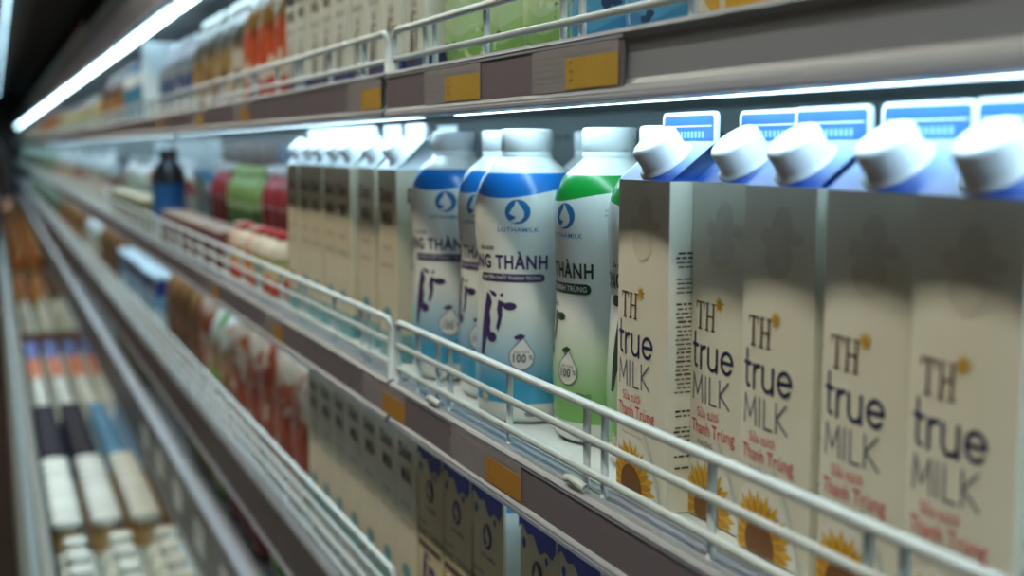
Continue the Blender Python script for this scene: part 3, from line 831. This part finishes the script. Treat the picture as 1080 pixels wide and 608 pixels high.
# ---- middle shelf, left part
pinkb = k_bottle('juice_bottle','bottle',.034,.205, C('pink_plastic',(0.62,0.40,0.42)), C('cap_pink',(0.74,0.45,0.52)), band_mat('pink_label',[(0,(0.60,0.05,0.08)),(.05,(0.68,0.40,0.40)),(.11,(0.72,0.60,0.60))],blot=[(0.55,0.08,0.10)],bscale=18,bth=.6))
pinkw = k_bottle('juice_bottle','bottle',.034,.21, C('blush_plastic',(0.74,0.62,0.64)), C('cap_blush',(0.80,0.66,0.70)), band_mat('blush_label',[(0,(0.55,0.04,0.07)),(.03,(0.74,0.60,0.60)),(.09,(0.78,0.70,0.70))],blot=[(0.60,0.15,0.18)],bscale=18,bth=.62))
run([pinkb,pinkw], -1.87, -2.10, .086, .515, DM, 'pale pink juice bottle behind the small orange-labelled bottles', 'pale pink juice bottles on the middle shelf')
redb = k_bottle('juice_bottle','bottle',.034,.205, C('red_plastic',(0.42,0.035,0.04)), C('cap_white',(0.75,0.72,0.74)), band_mat('red_label',[(0,(0.42,0.02,0.03)),(.07,(0.22,0.015,0.02)),(.125,(0.60,0.42,0.44))],blot=[(0.10,0.02,0.02)],bscale=18,bth=.6))
run(redb, -2.11, -2.48, .086, .515, DM, 'dark red juice bottle with white cap on the middle shelf', 'dark red juice bottles on the middle shelf')
grnb = k_bottle('juice_bottle','bottle',.034,.20, C('green_plastic',(0.28,0.38,0.10)), C('cap_lime',(0.45,0.55,0.25)), band_mat('green_label',[(0,(0.35,0.40,0.12)),(.05,(0.05,0.13,0.03)),(.11,(0.42,0.48,0.22))]))
run(grnb, -2.50, -2.88, .086, .515, DM, 'green juice bottle on the middle shelf', 'green juice bottles on the middle shelf')
run(redb, -2.90, -3.12, .086, .515, DM, 'red juice bottle beyond the green ones', 'red juice bottles beyond the green ones')
smallo = k_bottle('drink_bottle','bottle',.026,.106, C('orange_drink',(0.60,0.40,0.30)), C('cap_pinkwhite',(0.70,0.45,0.42)), band_mat('orange_label',[(0,(0.50,0.06,0.03)),(.03,(0.60,0.20,0.04)),(.055,(0.6,0.50,0.32))],blot=[(0.55,0.52,0.35),(0.45,0.03,0.03)],bscale=30,bth=.56))
smallw = k_bottle('drink_bottle','bottle',.026,.108, C('cream_drink',(0.66,0.60,0.48)), C('cap_crimson',(0.55,0.04,0.05)), band_mat('green_gold_label',[(0,(0.45,0.05,0.04)),(.035,(0.58,0.52,0.30)),(.06,(0.30,0.34,0.10))],blot=[(0.6,0.15,0.05)],bscale=30,bth=.58))
run([smallo,smallw], -1.875, -2.29, .070, .415, DM, 'small orange or cream drink bottle behind the wire guard', 'small orange drink bottles on the middle shelf')
smallp = k_cup('yogurt_cup','cup',.033,.085, C('rose_cup',(0.24,0.09,0.08)), C('rose_lid',(0.33,0.25,0.21)))
run(smallp, -2.32, -3.2, .088, .415, DM, 'small rose-coloured yogurt cup behind the wire guard', 'small rose yogurt cups on the middle shelf', order=False)
olive = k_cup('yogurt_cup','cup',.036,.095, C('olive_cup',(0.22,0.24,0.12)), C('olive_lid',(0.42,0.40,0.28)))
run(olive, -3.6, -4.7, .078, .42, DM, 'small olive-coloured yogurt cup behind the wire guard', 'small olive yogurt cups on the middle shelf', order=False)
darkb = k_bottle('drink_bottle','bottle',.045,.235, C('black_plastic',(0.02,0.02,0.025)), C('cap_black',(0.02,0.02,0.02)), C('royal_label',(0.02,0.12,0.34)))
place(darkb, (-3.36,.43,DM), 0, 'dark blue and black bottle standing alone at the front of the middle shelf')
nvc = k_box('juice_carton','carton',.075,.07,.262, band_mat('navy_white_box',[(0,(0.5,0.55,0.58)),(.06,(0.03,0.07,0.18)),(.20,(0.05,0.12,0.25))],blot=[(0.30,0.42,0.5)],bscale=20,bth=.6), C('navy_lid',(0.06,0.08,0.12)))
run(nvc, -2.45, -3.1, .09, .66, DM, 'tall navy carton at the back of the middle shelf', 'navy cartons at the back of the middle shelf')
orc = k_box('juice_carton','carton',.075,.07,.257, band_mat('orange_brown_box',[(0,(0.2,0.12,0.08)),(.10,(0.48,0.15,0.03)),(.17,(0.13,0.06,0.03))]), C('brown_lid',(0.15,0.08,0.05)))
run(orc, -3.1, -3.9, .09, .66, DM, 'orange-brown carton at the back of the middle shelf', 'orange-brown cartons at the back of the middle shelf')
wbc = k_box('milk_carton','carton',.075,.07,.268, band_mat('white_blue_box',[(0,(0.65,0.72,0.75)),(.12,(0.10,0.30,0.50)),(.16,(0.66,0.74,0.78))]), C('white_lid',(0.7,0.8,0.82)))
run(wbc, -3.9, -5.6, .095, .66, DM, 'white and blue carton at the back of the middle shelf', 'white and blue cartons at the back of the middle shelf', order=False)
wpk = k_pouch('yogurt_pack','pack',.14,.20,.09, band_mat('white_red_pack',[(0,(0.35,0.18,0.13)),(.04,(0.5,0.5,0.42)),(.10,(0.55,0.60,0.45)),(.15,(0.72,0.70,0.70))],wob=.01,blot=[(0.45,0.10,0.08),(0.62,0.68,0.66)],bscale=11,bth=.6), C('white_film',(0.7,0.7,0.72)))
run(wpk, -3.55, -5.3, .15, .52, DM, 'white pack with red and green print far along the middle shelf', 'white packs far along the middle shelf', order=False)
wpk2 = k_pouch('yogurt_pack','pack',.15,.225,.09, band_mat('white_brown_pack',[(0,(0.5,0.52,0.50)),(.08,(0.30,0.10,0.05)),(.13,(0.68,0.72,0.70))],wob=.01,blot=[(0.65,0.70,0.70)],bscale=10,bth=.56), C('white_film',(0.7,0.7,0.72)))
run([wpk,wpk2], -5.35, -6.9, .16, .47, DM, 'white printed pack deep along the middle shelf', 'white and brown packs deep along the middle shelf', order=False)
run([wpk,wpk2], -6.95, -9.5, .17, .46, DM, 'pale printed pack towards the far end of the middle shelf', 'pale packs towards the far end of the middle shelf', order=False)
grp = k_pouch('snack_bag','bag',.17,.22,.08, band_mat('sage_pack',[(0,(0.14,0.18,0.12)),(.10,(0.32,0.42,0.30)),(.17,(0.5,0.6,0.52))],wob=.01,blot=[(0.12,0.14,0.10)],bscale=9,bth=.58), C('sage_film',(0.4,0.5,0.42)))
run(grp, -9.6, -20.5, .2, .46, DM, 'dull green pack at the far end of the middle shelf', 'green packs at the far end of the middle shelf', order=False)

# ---- lower shelf
rbag = k_pouch('meat_pack','pack',.13,.235,.07, band_mat('rust_pack',[(0,(0.30,0.07,0.03)),(.08,(0.42,0.10,0.04)),(.15,(0.55,0.38,0.28)),(.19,(0.62,0.62,0.58))],wob=.01,blot=[(0.55,0.42,0.32),(0.30,0.05,0.02)],bscale=15,bth=.57), C('white_film',(0.7,0.7,0.72)))
run(rbag, -1.80, -2.32, .128, .45, DL, 'rust red pack beside the tan cartons on the lower shelf', 'rust red packs on the lower shelf')
wgr = k_pouch('meat_pack','pack',.13,.20,.07, band_mat('pale_rust_pack',[(0,(0.22,0.08,0.04)),(.06,(0.45,0.24,0.13)),(.11,(0.58,0.55,0.45)),(.16,(0.70,0.72,0.68))],wob=.012,blot=[(0.20,0.38,0.08),(0.5,0.2,0.1)],bscale=13,bth=.6), C('white_film',(0.7,0.7,0.72)))
run([wgr,rbag], -2.35, -2.85, .128, .45, DL, 'white or rust printed pack on the lower shelf', 'white and brown packs on the lower shelf')
brp = k_pouch('snack_bag','bag',.14,.225,.07, band_mat('chestnut_pack',[(0,(0.10,0.04,0.02)),(.07,(0.24,0.10,0.04)),(.16,(0.36,0.15,0.05))],wob=.01,blot=[(0.32,0.18,0.06)],bscale=12,bth=.58), C('brown_film',(0.2,0.08,0.05)))
run(brp, -2.9, -3.5, .14, .45, DL, 'chestnut brown bag on the lower shelf', 'chestnut bags on the lower shelf')
wnb = k_box('milk_box','box',.17,.12,.155, band_mat('white_navy_box',[(0,(0.5,0.6,0.66)),(.05,(0.15,0.32,0.52)),(.10,(0.03,0.05,0.22))],blot=[(0.6,0.68,0.72)],bscale=15,bth=.6), C('white_box_lid',(0.74,0.80,0.84)))
run(wnb, -3.6, -4.8, .185, .41, DL, 'white-lidded box with navy and blue sides on the lower shelf', 'white and navy boxes on the lower shelf')
run(brp, -4.85, -5.7, .16, .45, DL, 'brown bag beyond the white-lidded boxes on the lower shelf', 'brown bags beyond the white-lidded boxes')
run(wpk, -5.75, -6.6, .16, .45, DL, 'white and red pack far along the lower shelf', 'white and red packs far along the lower shelf', order=False)
run(brn, -6.7, -9, .18, .45, DL, 'dark bag far along the lower shelf', 'dark bags far along the lower shelf', order=False)
run(grp, -9.1, -16, .22, .45, DL, 'dull bag at the far end of the lower shelf', 'dull bags at the far end of the lower shelf', order=False)

# ---- lowest shelf
big = k_pouch('noodle_bag','bag',.14,.165,.08, band_mat('green_cream_bag',[(0,(0.15,0.40,0.06)),(.09,(0.30,0.48,0.12)),(.12,(0.62,0.60,0.46))],wob=.01,blot=[(0.6,0.58,0.42)],bscale=13,bth=.6), C('cream_film',(0.6,0.56,0.45)))
run(big, -1.55, -2.12, .142, .45, DB, 'green and cream bag at the near end of the lowest shelf', 'green and cream bags on the lowest shelf')
rdp = k_pouch('noodle_bag','bag',.13,.165,.08, band_mat('red_bag',[(0,(0.25,0.03,0.03)),(.10,(0.45,0.12,0.08)),(.135,(0.55,0.05,0.12))],wob=.01,blot=[(0.62,0.5,0.45)],bscale=13,bth=.62), C('pink_film',(0.65,0.12,0.22)))
run(rdp, -2.14, -2.55, .132, .45, DB, 'dark red bag with pink top on the lowest shelf', 'dark red bags on the lowest shelf')
run(big, -2.57, -2.72, .14, .45, DB, 'single green bag between red bags on the lowest shelf', None)
orp = k_pouch('noodle_bag','bag',.12,.165,.08, band_mat('orange_bag',[(0,(0.28,0.22,0.06)),(.09,(0.22,0.24,0.06)),(.12,(0.62,0.10,0.03))],wob=.01), C('orange_film',(0.7,0.15,0.05)))
run(orp, -2.74, -3.02, .13, .45, DB, 'orange-topped olive bag on the lowest shelf', 'orange-topped bags on the lowest shelf')
nbx = k_box('drink_carton','carton',.07,.07,.165, band_mat('brown_white_box',[(0,(0.25,0.16,0.10)),(.10,(0.42,0.40,0.34))],blot=[(0.15,0.08,0.04)],bscale=20,bth=.6), C('blue_white_lid',(0.55,0.68,0.75)))
run(nbx, -3.05, -3.9, .085, .43, DB, 'brown carton with pale blue lid on the lowest shelf', 'brown pale-lidded cartons on the lowest shelf')
run(orp, -3.95, -5.0, .13, .45, DB, 'olive bag far along the lowest shelf', 'olive bags far along the lowest shelf', order=False)
blx = k_box('drink_carton','carton',.08,.07,.165, band_mat('blue_box',[(0,(0.30,0.35,0.35)),(.10,(0.05,0.15,0.38))],blot=[(0.5,0.55,0.5)],bscale=20,bth=.6), C('white_lid',(0.7,0.8,0.82)))
run(blx, -5.05, -7.5, .1, .43, DB, 'blue carton far along the lowest shelf', 'blue cartons far along the lowest shelf', order=False)
run(brn, -7.6, -12, .2, .45, DB, 'dark bag at the far end of the lowest shelf', 'dark bags at the far end of the lowest shelf', order=False)

# ---- topmost shelf (only its front goods show)
tp = k_pouch('snack_bag','bag',.15,.19,.07, band_mat('cream_brown_bag',[(0,(0.45,0.44,0.36)),(.06,(0.30,0.16,0.08)),(.13,(0.5,0.46,0.36))],wob=.01,blot=[(0.18,0.08,0.04)],bscale=12,bth=.58), C('pale_film',(0.6,0.6,0.5)))
run(tp, -3.9, -5.9, .17, .43, DT, 'cream and brown bag on the topmost shelf', 'cream and brown bags on the topmost shelf', order=False)
run(red_b, -6.2, -7.4, .17, .43, DT, 'red bag further along the topmost shelf', 'red bags on the topmost shelf', order=False)
run(grp, -7.6, -16, .22, .43, DT, 'dull bag at the far end of the topmost shelf', 'dull bags on the topmost shelf', order=False)

# ---- goods in the well
Z0 = .266
wbt = k_bottle('milk_bottle','bottle',.047,.212, C('white_bottle',(0.76,0.82,0.77)), C('cap_offwhite',(0.78,0.85,0.82)), None, capr=.024)
run(wbt, -1.75, -2.93, .104, .135, Z0, 'large plain white milk bottle in the near part of the well', 'white milk bottles in the well', rows=4, rp=.098, jy=0, order=False)
wct = k_bottle('yogurt_bottle','bottle',.036,.215, C('tan_bottle',(0.42,0.28,0.13)), C('cap_offwhite',(0.78,0.85,0.82)), C('white_sleeve',(0.76,0.82,0.79)), capr=.035)
run(wct, -2.97, -3.64, .073, .125, Z0, 'white-sleeved tan yogurt bottle in the well beyond the plain white ones', 'white-sleeved bottles in the well', rows=4, rp=.090, jy=0, order=False)
nvt = k_bottle('yogurt_bottle','bottle',.036,.215, C('navy_bottle',(0.02,0.03,0.12),.8), C('cap_black_navy',(0.008,0.008,0.025),.85), C('blue_sleeve',(0.04,0.22,0.52)), capr=.034)
run(nvt, -3.66, -4.40, .074, .125, Z0, 'navy-capped bottle with blue sleeve in the well', 'navy-capped bottles in the well', rows=2, rp=.085, jy=0, order=False)
blt = k_bottle('yogurt_bottle','bottle',.036,.205, C('sky_bottle',(0.35,0.55,0.70)), C('cap_sky',(0.10,0.36,0.66)), C('sky_sleeve',(0.62,0.72,0.78)), capr=.026)
run(blt, -3.66, -4.40, .076, .297, Z0, 'sky blue capped bottle in the well beside the navy-capped ones', 'sky blue bottles in the well', rows=3, rp=.083, jy=0, order=False)
wwt = k_bottle('milk_bottle','bottle',.034,.205, C('white_bottle',(0.76,0.82,0.77)), C('cap_offwhite',(0.78,0.85,0.82)), C('pale_sleeve',(0.70,0.75,0.72)), capr=.022)
run(wwt, -4.43, -5.0, .073, .125, Z0, 'white bottle in the well behind the navy-capped bottles', 'white bottles in the middle of the well', rows=4, rp=.080, jy=0, order=False)
owt = k_bottle('milk_bottle','bottle',.034,.205, C('white_bottle',(0.76,0.82,0.77)), C('cap_orange',(0.68,0.18,0.05)), C('blue_sleeve2',(0.12,0.2,0.5)), capr=.026)
run(owt, -5.02, -5.45, .075, .125, Z0, 'white bottle with orange cap in the well', 'orange-capped bottles in the well', rows=4, rp=.080, jy=0, order=False)
bbt = k_bottle('milk_bottle','bottle',.034,.205, C('white_bottle',(0.76,0.82,0.77)), C('cap_royal',(0.06,0.13,0.5)), C('pale_sleeve',(0.70,0.75,0.72)), capr=.026)
run(bbt, -5.47, -5.95, .075, .125, Z0, 'white bottle with royal blue cap in the well', 'blue-capped bottles in the well', rows=4, rp=.080, jy=0, order=False)
wgp = k_pouch('milk_pouch','milk pouch',.12,.21,.08, band_mat('white_green_pouch',[(0,(0.5,0.5,0.42)),(.15,(0.60,0.66,0.58))],blot=[(0.22,0.36,0.22),(0.66,0.70,0.66)],bscale=12,bth=.6), C('white_film',(0.7,0.7,0.72)))
run(wgp, -6.30, -7.9, .14, .14, Z0, 'white and green milk pouch standing in the well', 'white and green pouches in the well', rows=3, rp=.10, order=False)
rgp = k_pouch('snack_bag','bag',.13,.25,.09, band_mat('ochre_bag',[(0,(0.2,0.10,0.04)),(.12,(0.45,0.18,0.05)),(.22,(0.5,0.32,0.14))],blot=[(0.3,0.08,0.03),(0.55,0.4,0.2)],bscale=10,bth=.57), C('ochre_film',(0.5,0.3,0.12)))
run(rgp, -8.0, -9.1, .15, .14, Z0, 'ochre bag standing in the well', 'ochre bags in the well', rows=2, rp=.11, order=False)
tall = k_pouch('snack_bag','bag',.17,.42,.11, band_mat('rust_bag_tall',[(0,(0.2,0.08,0.03)),(.22,(0.35,0.11,0.04)),(.33,(0.42,0.20,0.07))],wob=.01,blot=[(0.2,0.05,0.02),(0.45,0.3,0.12)],bscale=9,bth=.57), C('ochre_film',(0.5,0.3,0.12)))
run(tall, -9.4, -12.8, .2, .15, Z0, 'tall rust-coloured bag heaped far along the well', 'rust bags far along the well', rows=2, rp=.125, order=False)
run(tall, -13.1, -20, .25, .15, Z0, 'dark rust bag at the far end of the well', 'rust bags at the far end of the well', rows=2, rp=.125, order=False)

# ------------------------------------------------------------------ price tags in the rails
def price_tag(x0, x1, level, mat, split, label, group, digits=True):
    zb, zt, _ = SH[level]; y = YF-.0026
    lo, hi = zb+.009, zt-.0065
    mb = MB(); mb.box(x0,x1,y-.0004,y,lo,hi,PAPER)
    xs_ = x0+(x1-x0)*split
    mb.box(xs_,x1-.0005,y-.0007,y-.00045,lo+.001,hi-(hi-lo)*.26,mat)
    rnd = random.Random(int(abs(x0)*1000)); yy = y-.0006
    z = hi-.006
    k = 0
    while z > lo+.004:
        xe = xs_-.003 if z < hi-(hi-lo)*.26+.001 else x1-.006
        x = x0+.003
        while x < xe-.002:
            l = rnd.uniform(.002,.006); l = min(l, xe-x)
            mb.add([(x,yy,z),(x+l,yy,z),(x+l,yy,z+.0012),(x,yy,z+.0012)], [(0,1,2,3)], TINY); x += l+.0015
        z -= .0042 if k else .0046; k += 1
    for q in range(3):
        z = lo+.006+q*(hi-lo)*.2
        mb.add([(xs_+.006,y-.0009,z),(xs_+.012,y-.0009,z),(xs_+.012,y-.0009,z+.0016),(xs_+.006,y-.0009,z+.0016)], [(0,1,2,3)], M('tag_faint_print',(0.30,0.18,0.03),.6,var=0))
    tag(mb.build('price_tag'), label, 'price tag', group)
G1 = 'paper price tags in the upper rail'
price_tag(-.812,-.681,'upper',YEL,.42,'paper price tag with the largest yellow square, rightmost in the upper rail',G1)
price_tag(-1.050,-.914,'upper',YEL,.40,'paper price tag with yellow square, second from the right in the upper rail',G1)
price_tag(-1.305,-1.182,'upper',YEL,.42,'paper price tag with yellow square, third from the right in the upper rail',G1)
price_tag(-1.98,-1.86,'upper',ORG,.45,'blurred price tag below the red and orange bags in the upper rail',G1)
price_tag(-2.42,-2.30,'upper',YEL,.45,'blurred price tag below the golden bags in the upper rail',G1)
price_tag(-3.0,-2.88,'upper',ORG,.5,'blurred price tag near the pale divider in the upper rail',G1)
G2 = 'paper price tags in the middle rail'
price_tag(-.985,-.832,'main',ORG,.52,'brownish price tag with an orange square below the green-banded bottle',G2)
price_tag(-1.262,-1.115,'main',ORG,.50,'brownish price tag with an orange square below the leftmost bottle, at the strip joint',G2)
price_tag(-1.78,-1.66,'main',ORG,.5,'blurred orange price tag below the tan cartons in the middle rail',G2)
price_tag(-2.30,-2.18,'main',ORG,.5,'blurred orange price tag below the small orange bottles in the middle rail',G2)
for k in range(5):
    mb = MB(); x = -2.15-k*.32
    mb.box(x-.09,x+.03,YF-.0036,YF-.0026,.525,.585,M('white_tag',(0.55,0.60,0.62),.4))
    for q in range(3): mb.box(x-.08,x+.01-q*.02,YF-.0040,YF-.0037,.571-q*.012,.575-q*.012,TINY)
    tag(mb.build('price_tag'), 'white price card on the broad rail above the well, %s from the near end' % ORD[k], 'price tag', 'white price cards above the well')

# ------------------------------------------------------------------ shopper far down the aisle
def skin_chain(name, verts, edges, radii, mat, parent, root=0, sub=1):
    me = bpy.data.meshes.new(name); me.from_pydata(verts, edges, []); me.materials.append(mat)
    o = bpy.data.objects.new(name, me); COL.objects.link(o); o.parent = parent
    s = o.modifiers.new('skin','SKIN')
    for i, r in enumerate(radii):
        me.skin_vertices[0].data[i].radius = r if isinstance(r, tuple) else (r,r)
        me.skin_vertices[0].data[i].use_root = (i == root)
    s.use_smooth_shade = True
    d = o.modifiers.new('sub','SUBSURF'); d.levels = sub; d.render_levels = sub
    return o
p = thing('person', 'shopper in black clothing at the far left edge, arm beside the well', 'person', (-10.6,-.13,0), 0)
SK = M('skin',(0.45,0.27,0.19),.5); BL = M('black_cloth',(0.012,0.012,0.014),.8); HR = M('hair_black',(0.01,0.008,0.007),.5)
V = [(0,0,.90),(0,0,1.08),(0,0,1.25),(0,0,1.36),(0,0,1.42),(-.005,0,1.50),(-.005,0,1.57),
     (0,.17,1.33),(.02,.24,1.10),(.09,.23,.90),(.13,.22,.83),
     (0,-.17,1.33),(0,-.24,1.08),(.06,-.23,.88),(.10,-.22,.81),
     (0,.09,.85),(.01,.10,.48),(0,.10,.08),(.09,.11,.035),(0,-.09,.85),(.01,-.10,.48),(0,-.10,.08),(.09,-.11,.035)]
Ed = [(0,1),(1,2),(2,3),(3,4),(4,5),(5,6),(2,7),(7,8),(8,9),(9,10),(2,11),(11,12),(12,13),(13,14),(0,15),(15,16),(16,17),(17,18),(0,19),(19,20),(20,21),(21,22)]
Rr = [(.12,.15),(.10,.13),(.11,.16),(.06,.07),.05,(.085,.075),(.07,.065),.055,.045,.035,.028,.055,.045,.035,.028,.085,.055,.038,.035,.085,.055,.038,.035]
skin_chain('body', V, Ed, Rr, SK, p, 0, 2)
V2 = [(0,0,.92),(0,0,1.08),(0,0,1.25),(0,0,1.355),(0,.17,1.335),(.02,.24,1.10),(.085,.232,.91),(0,-.17,1.335),(0,-.24,1.08),(.055,-.232,.89)]
skin_chain('shirt', V2, [(0,1),(1,2),(2,3),(2,4),(4,5),(5,6),(2,7),(7,8),(8,9)], [(.14,.175),(.12,.155),(.125,.175),(.07,.085),.07,.058,.046,.07,.058,.046], BL, p, 0, 2)
V3 = [(0,0,.92),(0,.09,.84),(.01,.10,.48),(0,.10,.09),(0,-.09,.84),(.01,-.10,.48),(0,-.10,.09)]
skin_chain('trousers', V3, [(0,1),(1,2),(2,3),(0,4),(4,5),(5,6)], [(.13,.16),.10,.070,.055,.10,.070,.055], M('charcoal_cloth',(0.02,0.02,0.025),.8), p, 0, 2)
mb = MB()
vs = []; fs = []; n = 16
for j in range(9):
    a = PI*j/16
    for k in range(n):
        b = 2*PI*k/n; vs.append((-.012+.098*math.cos(a)*math.cos(b), .088*math.cos(a)*math.sin(b), 1.535+.115*math.sin(a)-(.05 if j == 0 else 0)*(1 if math.cos(b) < .3 else 0)))
for j in range(8):
    for k in range(n): fs.append((j*n+k, j*n+(k+1)%n, (j+1)*n+(k+1)%n, (j+1)*n+k))
mb.add(vs, fs, HR, True); mb.build('hair', p)

# ------------------------------------------------------------------ world, camera, colour
w = bpy.data.worlds.new('World'); SC.world = w; w.use_nodes = True
w.node_tree.nodes['Background'].inputs[0].default_value = (0.5,0.48,0.42,1)
w.node_tree.nodes['Background'].inputs[1].default_value = 0.02
F = 1300.0
pitch = math.atan(149/F); yaw = math.atan(550*math.cos(pitch)/F)
cd = bpy.data.cameras.new('Camera'); cam = bpy.data.objects.new('Camera', cd); COL.objects.link(cam)
cd.sensor_width = 36; cd.lens = F/1080*36; cd.clip_start = .02; cd.clip_end = 60
fw = Vector((-math.cos(yaw)*math.cos(pitch), math.sin(yaw)*math.cos(pitch), -math.sin(pitch)))
cam.location = (0,0,EYE); cam.rotation_euler = fw.to_track_quat('-Z','Y').to_euler()
cd.dof.use_dof = True; cd.dof.focus_distance = .90; cd.dof.aperture_fstop = 4.2
SC.camera = cam
SC.view_settings.view_transform = 'Standard'; SC.view_settings.look = 'None'
SC.view_settings.exposure = -0.10; SC.view_settings.gamma = 1.0; SC.view_settings.use_curve_mapping = False
SC.cycles.max_bounces = 6; SC.cycles.diffuse_bounces = 4
